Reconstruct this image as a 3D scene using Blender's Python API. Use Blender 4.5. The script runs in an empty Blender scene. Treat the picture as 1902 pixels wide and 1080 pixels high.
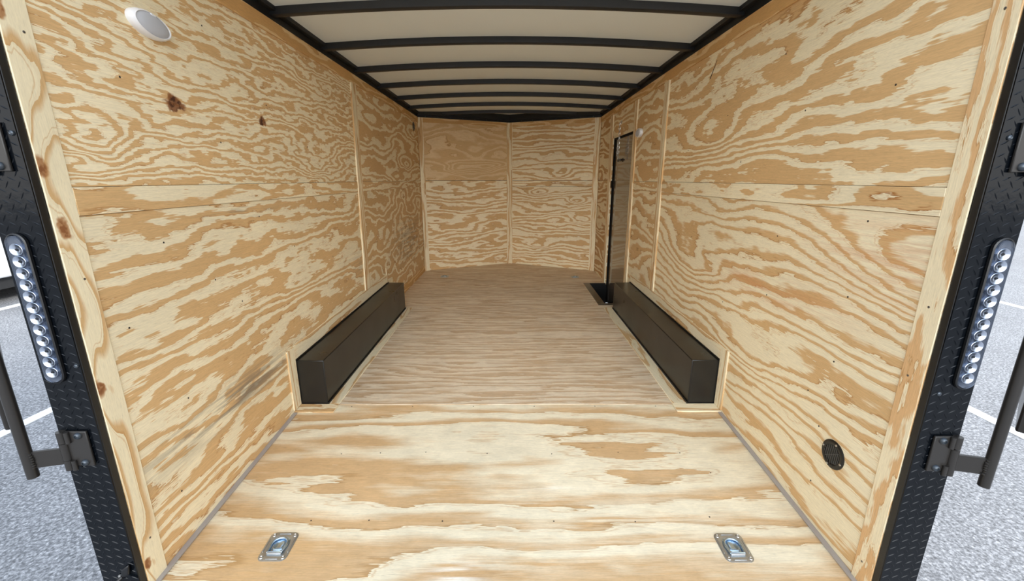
import bpy, math, random
from mathutils import Vector, Matrix

random.seed(7)
SC = bpy.context.scene
COL = SC.collection

# ------------------------------------------------------------------ camera
cam_d = bpy.data.cameras.new('camera')
cam_d.sensor_width = 36.0
cam_d.lens = 36.0 * 796.67 / 1902.0
cam_d.clip_start = 0.02
cam = bpy.data.objects.new('camera', cam_d)
COL.objects.link(cam)
cam.location = (0.0154, 0.0, 1.2657)
cam.rotation_euler = (math.pi / 2 - 0.2547, 0.0, -0.0031)
SC.camera = cam

# ------------------------------------------------------------------ exposure, sky
SC.view_settings.view_transform = 'Standard'
SC.view_settings.look = 'None'
SC.view_settings.gamma = 1.0
SC.view_settings.use_curve_mapping = False
SC.view_settings.exposure = 0.5

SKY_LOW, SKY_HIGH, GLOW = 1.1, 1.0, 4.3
world = bpy.data.worlds.new('sky')
SC.world = world
world.use_nodes = True


class X:
    """a node socket that can be used in arithmetic"""
    def __init__(self, nt, s): self.nt, self.s = nt, s
    def _op(self, op, *a):
        n = self.nt.nodes.new('ShaderNodeMath'); n.operation = op
        for i, q in enumerate((self,) + a):
            if isinstance(q, X): self.nt.links.new(q.s, n.inputs[i])
            else: n.inputs[i].default_value = q
        return X(self.nt, n.outputs[0])
    def __add__(self, o): return self._op('ADD', o)
    def __sub__(self, o): return self._op('SUBTRACT', o)
    def __mul__(self, o): return self._op('MULTIPLY', o)
    def __truediv__(self, o): return self._op('DIVIDE', o)
    def fract(self): return self._op('FRACT')
    def exp(self): return self._op('EXPONENT')
    def pow(self, p): return self._op('POWER', p)
    def max(self, o): return self._op('MAXIMUM', o)
    def min(self, o): return self._op('MINIMUM', o)
    def remap(self, a, b, c, d, smooth=True):
        n = self.nt.nodes.new('ShaderNodeMapRange')
        n.interpolation_type = 'SMOOTHSTEP' if smooth else 'LINEAR'
        self.nt.links.new(self.s, n.inputs[0])
        for i, q in enumerate((a, b, c, d)): n.inputs[i + 1].default_value = q
        return X(self.nt, n.outputs[0])


def build_sky():
    nt = world.node_tree
    nt.nodes.clear()
    out = nt.nodes.new('ShaderNodeOutputWorld')
    bg = nt.nodes.new('ShaderNodeBackground')
    tc = nt.nodes.new('ShaderNodeTexCoord')
    sp = nt.nodes.new('ShaderNodeSeparateXYZ')
    nt.links.new(tc.outputs['Generated'], sp.inputs[0])
    dx, dy, dz = (X(nt, sp.outputs[i]) for i in range(3))
    ramp = nt.nodes.new('ShaderNodeValToRGB')
    el = ramp.color_ramp.elements
    el[0].position = 0.0; el[0].color = (1.0, 0.99, 0.97, 1)
    el[1].position = 1.0; el[1].color = (0.60, 0.75, 1.0, 1)
    e = el.new(0.35); e.color = (0.88, 0.94, 1.0, 1)
    nt.links.new(dz.max(0.0).s, ramp.inputs[0])
    # glow lobe added to the sky behind the camera, lighting the deep interior
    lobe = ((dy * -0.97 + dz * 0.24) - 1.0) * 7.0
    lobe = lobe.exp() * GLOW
    base = dz.remap(0.0, 0.7, SKY_LOW, SKY_HIGH)
    nt.links.new(ramp.outputs[0], bg.inputs[0])
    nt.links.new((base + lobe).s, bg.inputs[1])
    nt.links.new(bg.outputs[0], out.inputs[0])



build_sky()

# hazy sun over the right side of the trailer
sun_d = bpy.data.lights.new('sun', 'SUN')
sun_d.energy = 2.0
sun_d.angle = math.radians(14)
sun_d.color = (1.0, 0.96, 0.90)
sun = bpy.data.objects.new('sun', sun_d)
COL.objects.link(sun)
sun.rotation_euler = Vector((-0.78, -0.28, -0.56)).to_track_quat('-Z', 'Y').to_euler()

# ------------------------------------------------------------------ dimensions (metres)
HW = 1.2            # half of the inside width
H = 2.044           # side wall height
YS = 2.243          # start of the level floor; the tail slopes down from here to the rear
YB = 5.973          # side walls end
YV = 6.552          # nose point
SLOPE = 0.0608
BX = 1.041          # inner face of the wheel boxes
GZ = -0.55          # asphalt


def floor_z(y):
    return 0.0 if y >= YS else -SLOPE * (YS - y)


# ------------------------------------------------------------------ mesh builder
class MB:
    def __init__(self):
        self.v, self.f, self.uv, self.sm = [], [], [], []

    def face(self, pts, uvs=None, smooth=False):
        i = len(self.v)
        self.v += [tuple(p) for p in pts]
        self.f.append(tuple(range(i, i + len(pts))))
        self.uv.append(uvs or [(p[0], p[1]) for p in pts])
        self.sm.append(smooth)

    def poly(self, verts, faces, smooth=False, uvf=None):
        i = len(self.v)
        self.v += [tuple(p) for p in verts]
        for f in faces:
            self.f.append(tuple(i + k for k in f))
            self.uv.append([(uvf(verts[k]) if uvf else (verts[k][0], verts[k][1])) for k in f])
            self.sm.append(smooth)

    def hexa(self, p, g='y'):
        """eight corners: bottom four counter-clockwise, then top four; grain runs along axis g"""
        faces = [(3, 2, 1, 0), (4, 5, 6, 7), (0, 1, 5, 4), (1, 2, 6, 5), (2, 3, 7, 6), (3, 0, 4, 7)]
        ga = 'xyz'.index(g)
        p = [Vector(q) for q in p]
        base = len(self.v)
        self.v += [tuple(q) for q in p]
        for f in faces:
            n = (p[f[1]] - p[f[0]]).cross(p[f[2]] - p[f[0]])
            na = max(range(3), key=lambda k: abs(n[k]))
            if na == ga:
                r = [k for k in range(3) if k != na]; ua, va = r
            else:
                ua = ga; va = [k for k in range(3) if k not in (ga, na)][0]
            self.f.append(tuple(base + k for k in f))
            self.uv.append([(p[k][ua], p[k][va]) for k in f])
            self.sm.append(False)
        return self

    def box(self, x0, x1, y0, y1, z0, z1, g='y'):
        return self.hexa([(x0, y0, z0), (x1, y0, z0), (x1, y1, z0), (x0, y1, z0),
                          (x0, y0, z1), (x1, y0, z1), (x1, y1, z1), (x0, y1, z1)], g)

    def rings(self, rings, cap0=True, cap1=True, smooth=True, closed=False):
        n = len(rings[0]); i = len(self.v); m = len(rings)
        for r in rings: self.v += [tuple(q) for q in r]
        def add(f, s):
            self.f.append(tuple(i + k for k in f))
            self.uv.append([(self.v[i + k][0], self.v[i + k][1]) for k in f]); self.sm.append(s)
        for a in range(m if closed else m - 1):
            b = (a + 1) % m
            for k in range(n):
                add((a * n + k, a * n + (k + 1) % n, b * n + (k + 1) % n, b * n + k), smooth)
        if not closed:
            if cap0: add(tuple(reversed(range(n))), False)
            if cap1: add(tuple((m - 1) * n + k for k in range(n)), False)
        return self

    def lathe(self, prof, origin, axis, n=40):
        """profile [(radius, height)] turned about the axis at origin"""
        a = Vector(axis).normalized(); o = Vector(origin)
        t = Vector((0, 0, 1)) if abs(a.z) < 0.9 else Vector((1, 0, 0))
        e1 = a.cross(t).normalized(); e2 = a.cross(e1)
        rs = []
        for r, hgt in prof:
            rs.append([o + a * hgt + (e1 * math.cos(2 * math.pi * k / n) + e2 * math.sin(2 * math.pi * k / n)) * max(r, 1e-5) for k in range(n)])
        return self.rings(rs)

    def cyl(self, p0, p1, r, n=20, r1=None):
        p0, p1 = Vector(p0), Vector(p1)
        return self.lathe([(r, 0), (r if r1 is None else r1, (p1 - p0).length)], p0, p1 - p0, n)

    def tube(self, pts, r, n=10, closed=False):
        pts = [Vector(p) for p in pts]; m = len(pts); rs = []
        up = None
        for k in range(m):
            if closed: d = pts[(k + 1) % m] - pts[k - 1]
            else: d = pts[min(k + 1, m - 1)] - pts[max(k - 1, 0)]
            d.normalize()
            if up is None:
                up = d.orthogonal().normalized()
            up = (up - d * up.dot(d)).normalized()
            w = d.cross(up)
            rs.append([pts[k] + (up * math.cos(2 * math.pi * j / n) + w * math.sin(2 * math.pi * j / n)) * r for j in range(n)])
        return self.rings(rs, closed=closed)

    def build(self, name, mat, parent=None, bevel=0.0, seg=2, loc=None):
        import bmesh
        me = bpy.data.meshes.new(name)
        v = self.v
        if loc is not None:
            v = [(a - loc[0], b - loc[1], c - loc[2]) for a, b, c in v]
        me.from_pydata(v, [], self.f)
        uvl = me.uv_layers.new(name='UVMap')
        li = 0
        for fi, poly in enumerate(me.polygons):
            poly.use_smooth = self.sm[fi]
            for j in range(poly.loop_total):
                uvl.data[poly.loop_start + j].uv = self.uv[fi][j]
        bm = bmesh.new(); bm.from_mesh(me)
        bmesh.ops.recalc_face_normals(bm, faces=bm.faces)
        bm.to_mesh(me); bm.free()
        me.set_sharp_from_angle(angle=math.radians(38))
        me.materials.append(mat)
        o = bpy.data.objects.new(name, me)
        COL.objects.link(o)
        if loc is not None and parent is None: o.location = loc
        if parent is not None: o.parent = parent
        if bevel:
            b = o.modifiers.new('bevel', 'BEVEL'); b.width = bevel; b.segments = seg
            b.limit_method = 'ANGLE'; b.angle_limit = math.radians(40)
        return o


def tag(o, label=None, cat=None, group=None, kind=None):
    if label: o['label'] = label
    if cat: o['category'] = cat
    if group: o['group'] = group
    if kind: o['kind'] = kind
    return o


def empty(name, loc, label, cat, group=None, kind=None):
    o = bpy.data.objects.new(name, None)
    o.empty_display_size = 0.05
    COL.objects.link(o); o.location = loc
    return tag(o, label, cat, group, kind)


def copy_tree(o, parent=None):
    c = o.copy(); COL.objects.link(c)
    if parent is not None: c.parent = parent
    for ch in list(o.children): copy_tree(ch, c)
    return c


# ------------------------------------------------------------------ materials
def srgb(r, g, b):
    def f(c):
        c /= 255.0
        return c / 12.92 if c <= 0.04045 else ((c + 0.055) / 1.055) ** 2.4
    return (f(r), f(g), f(b), 1.0)


def new_mat(name):
    m = bpy.data.materials.new(name); m.use_nodes = True
    nt = m.node_tree
    return m, nt, nt.nodes['Principled BSDF']


def plain(name, col, rough=0.5, metal=0.0, spec=0.5, var=0.0, vscale=8.0, bump=0.0, bscale=200.0, coat=0.0):
    m, nt, p = new_mat(name)
    p.inputs['Base Color'].default_value = col
    p.inputs['Roughness'].default_value = rough
    p.inputs['Metallic'].default_value = metal
    p.inputs['Specular IOR Level'].default_value = spec
    p.inputs['Coat Weight'].default_value = coat
    tc = nt.nodes.new('ShaderNodeTexCoord')
    if var:
        n = nt.nodes.new('ShaderNodeTexNoise'); n.inputs['Scale'].default_value = vscale; n.inputs['Detail'].default_value = 4
        nt.links.new(tc.outputs['Object'], n.inputs['Vector'])
        mx = nt.nodes.new('ShaderNodeMix'); mx.data_type = 'RGBA'
        mx.inputs[6].default_value = tuple(c * (1 - var) for c in col[:3]) + (1,)
        mx.inputs[7].default_value = tuple(min(1, c * (1 + var)) for c in col[:3]) + (1,)
        nt.links.new(n.outputs[0], mx.inputs[0]); nt.links.new(mx.outputs[2], p.inputs['Base Color'])
        mr = nt.nodes.new('ShaderNodeMapRange'); mr.inputs[3].default_value = rough * 0.75; mr.inputs[4].default_value = min(1, rough * 1.25)
        nt.links.new(n.outputs[0], mr.inputs[0]); nt.links.new(mr.outputs[0], p.inputs['Roughness'])
    if bump:
        n2 = nt.nodes.new('ShaderNodeTexNoise'); n2.inputs['Scale'].default_value = bscale; n2.inputs['Detail'].default_value = 3
        nt.links.new(tc.outputs['Object'], n2.inputs['Vector'])
        b = nt.nodes.new('ShaderNodeBump'); b.inputs['Strength'].default_value = bump; b.inputs['Distance'].default_value = 0.002
        nt.links.new(n2.outputs[0], b.inputs['Height']); nt.links.new(b.outputs[0], p.inputs['Normal'])
    return m


CREAM = srgb(241, 226, 191)
TAN = srgb(215, 176, 124)
DARK = srgb(192, 146, 94)


def ply(name, seed, cream=CREAM, tan=TAN, dark=DARK, A=(5.0, 1.6, 0.32), F=(1.0, 4.5, 2.6, 10.0), tilt=3.0,
        bumps=(), knots=(), stains=(), soft=0.03, duty=0.5, rough=0.62, fibre=0.10, lean=0.0, mottled=0.0,
        kamp=2.6, kcol=None):
    kcol = kcol or (srgb(150, 92, 50), srgb(62, 30, 18))
    """rotary-cut pine: level lines of a stretched height field, cut into tan and cream bands"""
    m, nt, p = new_mat(name)
    uvn = nt.nodes.new('ShaderNodeUVMap'); uvn.uv_map = 'UVMap'
    sp = nt.nodes.new('ShaderNodeSeparateXYZ'); nt.links.new(uvn.outputs[0], sp.inputs[0])
    u, v0 = X(nt, sp.outputs[0]), X(nt, sp.outputs[1])
    v = v0 + u * lean if lean else v0

    def noise(su, sv, off, det=2.0, rgh=0.5, dist=0.0, a=None, b=None):
        c = nt.nodes.new('ShaderNodeCombineXYZ')
        nt.links.new(((a or u) * su).s, c.inputs[0]); nt.links.new(((b or v) * sv).s, c.inputs[1])
        c.inputs[2].default_value = seed * 7.31 + off
        n = nt.nodes.new('ShaderNodeTexNoise'); n.inputs['Scale'].default_value = 1.0
        n.inputs['Detail'].default_value = det; n.inputs['Roughness'].default_value = rgh
        n.inputs['Distortion'].default_value = dist
        nt.links.new(c.outputs[0], n.inputs['Vector'])
        return X(nt, n.outputs[0])

    n1 = noise(F[0], F[1], 0.0, 1.0)
    n2 = noise(F[2], F[3], 3.7, 1.5)
    jag = noise(F[2] * 3.0, F[3] * 8.0, 9.1, 2.0, 0.65)
    isl = noise(F[2] * 4.5, F[3] * 2.6, 27.0, 1.0)
    fray = noise(F[2] * 5.0, F[3] * 24.0, 63.0, 2.0, 0.6)
    h = n1 * A[0] + n2 * A[1] + jag * A[2] + isl * (A[2] * 1.3) + fray * (A[2] * 0.7) + v * tilt
    wu = u + (n2 - 0.5) * 0.22
    wv = v + (n1 - 0.5) * 0.10 + (n2 - 0.5) * 0.05

    def gauss(cu, cv, ru, rv):
        a = (wu - cu) / ru; b = (wv - cv) / rv
        return ((a * a + b * b) * -1.0).exp()

    for cu, cv, ru, rv, amp in bumps:
        h = h + gauss(cu, cv, ru, rv) * amp
    for cu, cv, r in knots:
        h = h + gauss(cu, cv, r * 5, r * 2.6) * kamp
    vary = noise(1.6, 3.0, 15.0, 1.0)
    s = ((h + 50.0).fract() + (vary - 0.5) * 0.32).max(0.0).min(0.985)
    r = nt.nodes.new('ShaderNodeValToRGB'); el = r.color_ramp.elements
    el[0].position = 0.0; el[0].color = dark
    el[1].position = 1.0; el[1].color = tuple(0.5 * (cream[i] + tan[i]) for i in range(3)) + (1,)
    half = tuple(0.45 * cream[i] + 0.55 * tan[i] for i in range(3)) + (1,)
    for pos, c in ((0.05, tan), (max(0.06, duty - soft), tan), (min(0.85, duty + soft), cream), (0.875, cream), (0.895, half), (0.91, half), (0.93, cream), (0.98, cream)):
        e = el.new(pos); e.color = c
    nt.links.new(s.s, r.inputs[0])
    fib = noise(14.0, 320.0, 21.0, 2.0, 0.7)
    spk = noise(70.0, 420.0, 33.0, 1.0)
    big = noise(1.3, 2.2, 41.0, 2.0)
    gain = fib.remap(0.25, 0.75, 1.0 - fibre, 1.0 + fibre, False) * spk.remap(0.2, 0.8, 0.95, 1.05, False) * big.remap(0.25, 0.75, 0.93, 1.06, False)
    gain = gain * noise(34.0, 210.0, 91.0, 2.0, 0.6).remap(0.56, 0.74, 1.0, 0.90, False)
    if mottled:
        gain = gain * noise(9.0, 14.0, 55.0, 4.0, 0.7).remap(0.3, 0.7, 1.0 - mottled, 1.0 + mottled * 0.6, False)
    col = r.outputs[0]

    def mix(fac, c):
        nonlocal col
        mx = nt.nodes.new('ShaderNodeMix'); mx.data_type = 'RGBA'
        nt.links.new(fac.s, mx.inputs[0]); nt.links.new(col, mx.inputs[6]); mx.inputs[7].default_value = c
        col = mx.outputs[2]

    for cu, cv, ru, rv, c, amt in stains:
        st = noise(3.0, 46.0, 60.0 + cu, 3.0, 0.65)
        mix((gauss(cu, cv, ru, rv) * st.remap(0.38, 0.62, 0.0, 1.0)) * amt, c)
    for cu, cv, rr in knots:
        a = (u + (noise(30.0, 30.0, 77.0) - 0.5) * rr * 1.2 - cu) / rr
        b = (v + (noise(30.0, 30.0, 78.0) - 0.5) * rr * 1.2 - cv) / (rr * 0.62)
        d = (a * a + b * b)
        mix(d.remap(0.5, 1.3, 0.9, 0.0), kcol[0])
        mix(d.remap(0.25, 0.95, 0.92, 0.0) * noise(60.0, 60.0, 79.0).remap(0.38, 0.56, 0.35, 1.0), kcol[1])
    mul = nt.nodes.new('ShaderNodeVectorMath'); mul.operation = 'SCALE'
    nt.links.new(col, mul.inputs[0]); nt.links.new(gain.s, mul.inputs[3])
    nt.links.new(mul.outputs[0], p.inputs['Base Color'])
    p.inputs['Roughness'].default_value = rough
    p.inputs['Specular IOR Level'].default_value = 0.3
    b = nt.nodes.new('ShaderNodeBump'); b.inputs['Strength'].default_value = 0.12; b.inputs['Distance'].default_value = 0.001
    nt.links.new(fib.s, b.inputs['Height']); nt.links.new(b.outputs[0], p.inputs['Normal'])
    return m


GREYSTAIN = srgb(120, 112, 100)
REDDISH = srgb(205, 135, 82)
WHITEWORN = srgb(240, 228, 200)

M = {}
M['L_up'] = ply('pine_upper_left', 1, duty=0.47, A=(6.5, 3.2, 0.6), F=(1.5, 6.0, 4.6, 17.0), tilt=22.0,
                bumps=[(1.342, 1.37, 0.10, 0.085, 3.0), (2.9, 1.40, 0.35, 0.12, 3.0)],
                knots=[(1.678, 1.530, 0.048), (2.249, 1.537, 0.034)], kamp=1.3)
M['L_low'] = ply('pine_lower_left', 2, A=(5.5, 2.2, 0.55), F=(0.8, 4.0, 2.6, 10.0), tilt=10.0, duty=0.52,
                 stains=[(1.75, 0.33, 0.55, 0.07, GREYSTAIN, 0.8), (1.95, 1.13, 0.25, 0.03, GREYSTAIN, 0.6), (3.3, 0.6, 0.3, 0.1, GREYSTAIN, 0.35)])
M['L_up_far'] = ply('pine_upper_left_far', 3, A=(6.5, 2.4, 0.4), F=(0.9, 4.0, 2.4, 9.0), tilt=9.0, bumps=[(5.2, 1.45, 0.35, 0.08, 3.0)])
M['L_low_far'] = ply('pine_lower_left_far', 4, A=(6.5, 2.6, 0.45), F=(1.4, 3.2, 3.0, 7.0), tilt=5.0, duty=0.6,
                     stains=[(5.2, 0.55, 0.7, 0.25, GREYSTAIN, 0.6)])
M['R_up'] = ply('pine_upper_right', 5, A=(5.5, 2.0, 0.5), F=(0.9, 3.2, 2.4, 8.0), tilt=10.0, duty=0.52,
                bumps=[(2.7, 1.5, 0.5, 0.15, 2.0)])
M['R_low'] = ply('pine_lower_right', 6, A=(4.6, 2.0, 0.40), F=(0.9, 3.6, 2.4, 9.0), tilt=15.0, duty=0.34, soft=0.08,
                 bumps=[(1.10, 1.0, 0.48, 0.15, 5.0), (2.9, 0.75, 0.5, 0.2, 3.0), (1.9, 0.45, 0.5, 0.1, 2.0)],
                 stains=[(1.25, 1.02, 0.4, 0.14, REDDISH, 0.45), (2.0, 0.78, 0.5, 0.06, REDDISH, 0.5)])
M['R_up_mid'] = ply('pine_upper_right_mid', 7, A=(5.0, 1.8, 0.3), F=(1.4, 4.0, 3.0, 9.0), tilt=10.0)
M['R_low_mid'] = ply('pine_lower_right_mid', 8, A=(5.0, 1.8, 0.3), F=(1.4, 4.0, 3.0, 9.0), tilt=9.0, soft=0.10, duty=0.45)
M['R_far'] = ply('pine_right_far', 9, A=(5.0, 1.6, 0.3), F=(1.0, 5.0, 2.0, 12.0), tilt=9.0, tan=srgb(200, 156, 104))
M['F_ul'] = ply('pine_front_upper_left', 10, A=(4.5, 1.6, 0.25), F=(1.6, 4.0, 3.4, 10.0), tilt=7.0, duty=0.62, soft=0.12,
                cream=srgb(230, 202, 158), tan=srgb(216, 180, 130), bumps=[(-0.7, 1.42, 0.2, 0.08, 3.0), (-0.3, 1.45, 0.3, 0.06, 3.0)])
M['F_ll'] = ply('pine_front_lower_left', 11, A=(5.5, 2.2, 0.4), F=(1.3, 4.5, 3.0, 11.0), tilt=11.0)
M['F_ur'] = ply('pine_front_upper_right', 12, A=(5.0, 1.8, 0.35), F=(1.3, 4.5, 3.0, 10.0), tilt=16.0, duty=0.42, bumps=[(0.75, 1.35, 0.12, 0.06, 2.0)])
M['F_lr'] = ply('pine_front_lower_right', 13, A=(4.5, 2.0, 0.35), F=(1.6, 5.0, 3.4, 12.0), tilt=17.0, duty=0.42,
                bumps=[(0.95, 0.95, 0.12, 0.06, 2.5), (0.98, 0.7, 0.14, 0.06, 2.5), (0.45, 0.3, 0.14, 0.06, 2.5), (0.45, 1.1, 0.12, 0.04, 2.0)])
M['band'] = ply('pine_rail_strip', 27, A=(4.5, 1.4, 0.25), F=(1.6, 9.0, 3.5, 20.0), tilt=10.0, duty=0.42)
M['band_r'] = ply('pine_rail_strip_right', 15, A=(4.0, 1.4, 0.25), F=(1.6, 9.0, 3.5, 20.0), tilt=10.0, duty=0.36, dark=srgb(176, 122, 70))
M['cap'] = ply('pine_cap_strip', 16, A=(4.5, 1.4, 0.22), F=(1.4, 8.0, 3.0, 18.0), tilt=8.0, duty=0.6, cream=srgb(228, 196, 144), tan=srgb(206, 161, 103))
M['batten'] = ply('pine_batten', 17, A=(3.0, 1.2, 0.2), F=(1.2, 14.0, 3.0, 30.0), tilt=18.0, duty=0.40, soft=0.1)
M['stud_l'] = ply('pine_stud_left', 18, A=(2.4, 0.5, 0.07), F=(0.9, 6.0, 2.2, 14.0), tilt=16.0, duty=0.24, soft=0.10, cream=srgb(243, 228, 192), dark=srgb(204, 158, 102), fibre=0.05, kamp=1.7,
                  knots=[(1.135, 1.172, 0.030), (1.297, 1.154, 0.028), (0.668, 1.154, 0.028), (0.02, 1.158, 0.024), (1.66, 1.152, 0.026)], kcol=(srgb(186, 134, 84), srgb(136, 84, 48)))
M['stud_r'] = ply('pine_stud_right', 19, A=(3.2, 1.6, 0.40), F=(1.3, 7.0, 3.4, 16.0), tilt=8.0, duty=0.36, soft=0.06, cream=srgb(236, 220, 184), tan=srgb(216, 174, 124))
M['surround'] = ply('pine_box_surround', 20, A=(3.5, 1.2, 0.18), F=(1.2, 10.0, 3.0, 20.0), tilt=8.0, duty=0.35, soft=0.1)
M['floor'] = ply('pine_deck', 21, A=(5.0, 2.2, 0.6), F=(0.6, 4.0, 1.8, 14.0), tilt=13.0, duty=0.46, soft=0.2, fibre=0.14, mottled=0.08,
                 cream=srgb(234, 216, 188), tan=srgb(210, 180, 144), dark=srgb(190, 156, 118), rough=0.58)
M['tail'] = ply('pine_deck_tail', 22, A=(4.2, 1.7, 0.30), F=(0.65, 2.2, 1.5, 7.0), tilt=5.0, duty=0.44, soft=0.18, fibre=0.11, mottled=0.10,
                cream=srgb(237, 224, 194), tan=srgb(207, 171, 125), dark=srgb(188, 150, 102), rough=0.55,
                stains=[(0.35, 1.45, 0.5, 0.16, WHITEWORN, 0.7), (0.0, 1.25, 0.4, 0.08, WHITEWORN, 0.6), (0.75, 1.4, 0.3, 0.22, WHITEWORN, 0.55), (-0.2, 2.15, 0.5, 0.06, WHITEWORN, 0.6),
                        (-0.95, 1.3, 0.25, 0.35, srgb(206, 160, 98), 0.3), (-0.17, 1.18, 0.09, 0.05, srgb(248, 242, 228), 1.0), (0.2, 1.62, 0.12, 0.015, srgb(246, 238, 220), 1.0)])
M['backing'] = plain('dark_gap', srgb(70, 48, 28), 0.9)
M['black'] = plain('black_paint', srgb(22, 22, 22), 0.42, var=0.15, vscale=6)
M['rail'] = plain('black_rail_paint', srgb(16, 16, 17), 0.55, var=0.2, vscale=4)
M['bow'] = plain('black_bow_paint', srgb(28, 28, 29), 0.38, bump=0.25, bscale=260)
M['box'] = plain('black_box_sheet', srgb(27, 26, 24), 0.30, var=0.18, vscale=5)
M['caulk'] = plain('black_caulk', srgb(10, 10, 10), 0.5)
M['well'] = plain('black_well', srgb(12, 12, 13), 0.4)
M['lining'] = plain('roof_lining', srgb(236, 242, 240), 0.45, var=0.03, vscale=3)
M['tread'] = plain('black_tread_plate', srgb(9, 12, 16), 0.14, spec=0.24, bump=0.35, bscale=22)
M['hinge'] = plain('black_hinge_steel', srgb(42, 39, 36), 0.3, spec=0.45)
M['bolt'] = plain('grey_bolt', srgb(70, 76, 82), 0.3, metal=0.6)
M['zinc'] = plain('zinc_plate', srgb(186, 190, 192), 0.33, metal=0.9, var=0.08, vscale=60)
M['zincpan'] = plain('zinc_pan', srgb(188, 208, 226), 0.2, metal=0.95)
M['screw'] = plain('screw_steel', srgb(120, 118, 115), 0.35, metal=0.8)
M['screwhole'] = plain('screw_dark', srgb(40, 34, 30), 0.6)
M['chain'] = plain('chain_steel', srgb(190, 188, 182), 0.3, metal=0.9)
M['white'] = plain('white_plastic', srgb(236, 236, 238), 0.35)
M['lens'] = plain('frosted_lens', srgb(186, 188, 194), 0.5)
M['door'] = plain('door_skin', srgb(92, 80, 66), 0.13, spec=0.7, coat=0.4)
M['grip'] = plain('black_plastic', srgb(14, 14, 15), 0.35)
M['slat'] = plain('grey_black_slat', srgb(70, 69, 66), 0.4)
M['matte'] = plain('matte_black', srgb(14, 13, 13), 0.8, spec=0.15)
M['strip'] = plain('grey_edge_strip', srgb(172, 166, 162), 0.5, metal=0.2)
M['chrome'] = plain('led_reflector', srgb(205, 214, 228), 0.24, metal=1.0)
M['lampbed'] = plain('lamp_bed', srgb(96, 104, 118), 0.25, metal=0.7)
M['marking'] = plain('white_line_paint', srgb(232, 232, 230), 0.7, var=0.05, vscale=20)
M['vehwhite'] = plain('white_vehicle_paint', srgb(236, 238, 240), 0.3)
M['vehdark'] = plain('dark_rubber', srgb(30, 31, 33), 0.7)


def clear_lens():
    m, nt, p = new_mat('clear_lens')
    p.inputs['Base Color'].default_value = (0.97, 0.98, 1.0, 1)
    p.inputs['Transmission Weight'].default_value = 1.0
    p.inputs['Roughness'].default_value = 0.02
    p.inputs['IOR'].default_value = 1.25
    return m


M['clear'] = clear_lens()


def asphalt():
    m, nt, p = new_mat('asphalt')
    tc = nt.nodes.new('ShaderNodeTexCoord')
    def noise(s, d, r=0.6):
        n = nt.nodes.new('ShaderNodeTexNoise'); n.inputs['Scale'].default_value = s; n.inputs['Detail'].default_value = d
        n.inputs['Roughness'].default_value = r
        nt.links.new(tc.outputs['Object'], n.inputs['Vector']); return n
    a, b, c = noise(64, 3), noise(1.2, 4), noise(210, 1)
    r = nt.nodes.new('ShaderNodeValToRGB'); el = r.color_ramp.elements
    el[0].position = 0.34; el[0].color = srgb(80, 81, 83)
    el[1].position = 0.66; el[1].color = srgb(186, 186, 188)
    e = el.new(0.5); e.color = srgb(131, 132, 134)
    e = el.new(0.70); e.color = srgb(235, 236, 236)
    s = X(nt, a.outputs[0]) * 0.75 + X(nt, c.outputs[0]) * 0.2 + X(nt, b.outputs[0]) * 0.10
    nt.links.new((s - 0.01).s, r.inputs[0])
    nt.links.new(r.outputs[0], p.inputs['Base Color'])
    p.inputs['Roughness'].default_value = 0.75
    bp = nt.nodes.new('ShaderNodeBump'); bp.inputs['Strength'].default_value = 0.7; bp.inputs['Distance'].default_value = 0.006
    nt.links.new(a.outputs[0], bp.inputs['Height']); nt.links.new(bp.outputs[0], p.inputs['Normal'])
    return m


M['asphalt'] = asphalt()

# ------------------------------------------------------------------ setting: ground
g = MB(); g.face([(-40, -30, GZ), (40, -30, GZ), (40, 40, GZ), (-40, 40, GZ)])
tag(g.build('ground', M['asphalt']), 'grey asphalt of the parking lot around the trailer', 'ground', kind='structure')


def line(x, dx, y0, y1, w, label):
    b = MB()
    b.hexa([(x - w / 2, y0, GZ), (x + w / 2, y0, GZ), (x + dx + w / 2, y1, GZ), (x + dx - w / 2, y1, GZ),
            (x - w / 2, y0, GZ + .004), (x + w / 2, y0, GZ + .004), (x + dx + w / 2, y1, GZ + .004), (x + dx - w / 2, y1, GZ + .004)])
    tag(b.build('parking_line', M['marking']), label, 'parking line', kind='structure')


line(-3.78, 0.16, 1.6, 5.2, 0.10, 'near white parking line on the asphalt, left of the trailer')
line(-7.42, 0.16, 2.6, 8.0, 0.14, 'far white parking line on the asphalt, left of the trailer')
line(3.76, -0.02, 1.6, 5.2, 0.10, 'near white parking line on the asphalt, right of the trailer')
line(7.46, 0.0, 2.6, 8.0, 0.14, 'far white parking line on the asphalt, right of the trailer')

# ------------------------------------------------------------------ setting: floor
b = MB()
WX0, WX1, WY0, WY1 = 0.925, 1.24, 4.26, 5.232      # step well opening
b.box(-HW - .1, WX0, YS, YV + .15, -0.10, 0.0, 'x')
b.box(WX0, HW + .1, YS, WY0, -0.10, 0.0, 'x')
b.box(WX0, HW + .1, WY1, YV + .15, -0.10, 0.0, 'x')
tag(b.build('floor', M['floor']), 'level plywood trailer floor between the wheel boxes and the front wall', 'floor', kind='structure')
b = MB()
y0, y1 = 1.0, YS - .003
z0, z1 = floor_z(y0) - .002, floor_z(y1) - .002
b.hexa([(-HW - .01, y0, z0 - .06), (HW + .01, y0, z0 - .06), (HW + .01, y1, z1 - .06), (-HW - .01, y1, z1 - .06),
        (-HW - .01, y0, z0), (HW + .01, y0, z0), (HW + .01, y1, z1), (-HW - .01, y1, z1)], 'x')
tail = tag(b.build('floor_tail', M['tail']), 'bright plywood floor sheet at the open rear, sloping down', 'floor', kind='structure')

# ------------------------------------------------------------------ setting: side walls
GAP = 0.0015
SCREW_ME = {}


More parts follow.
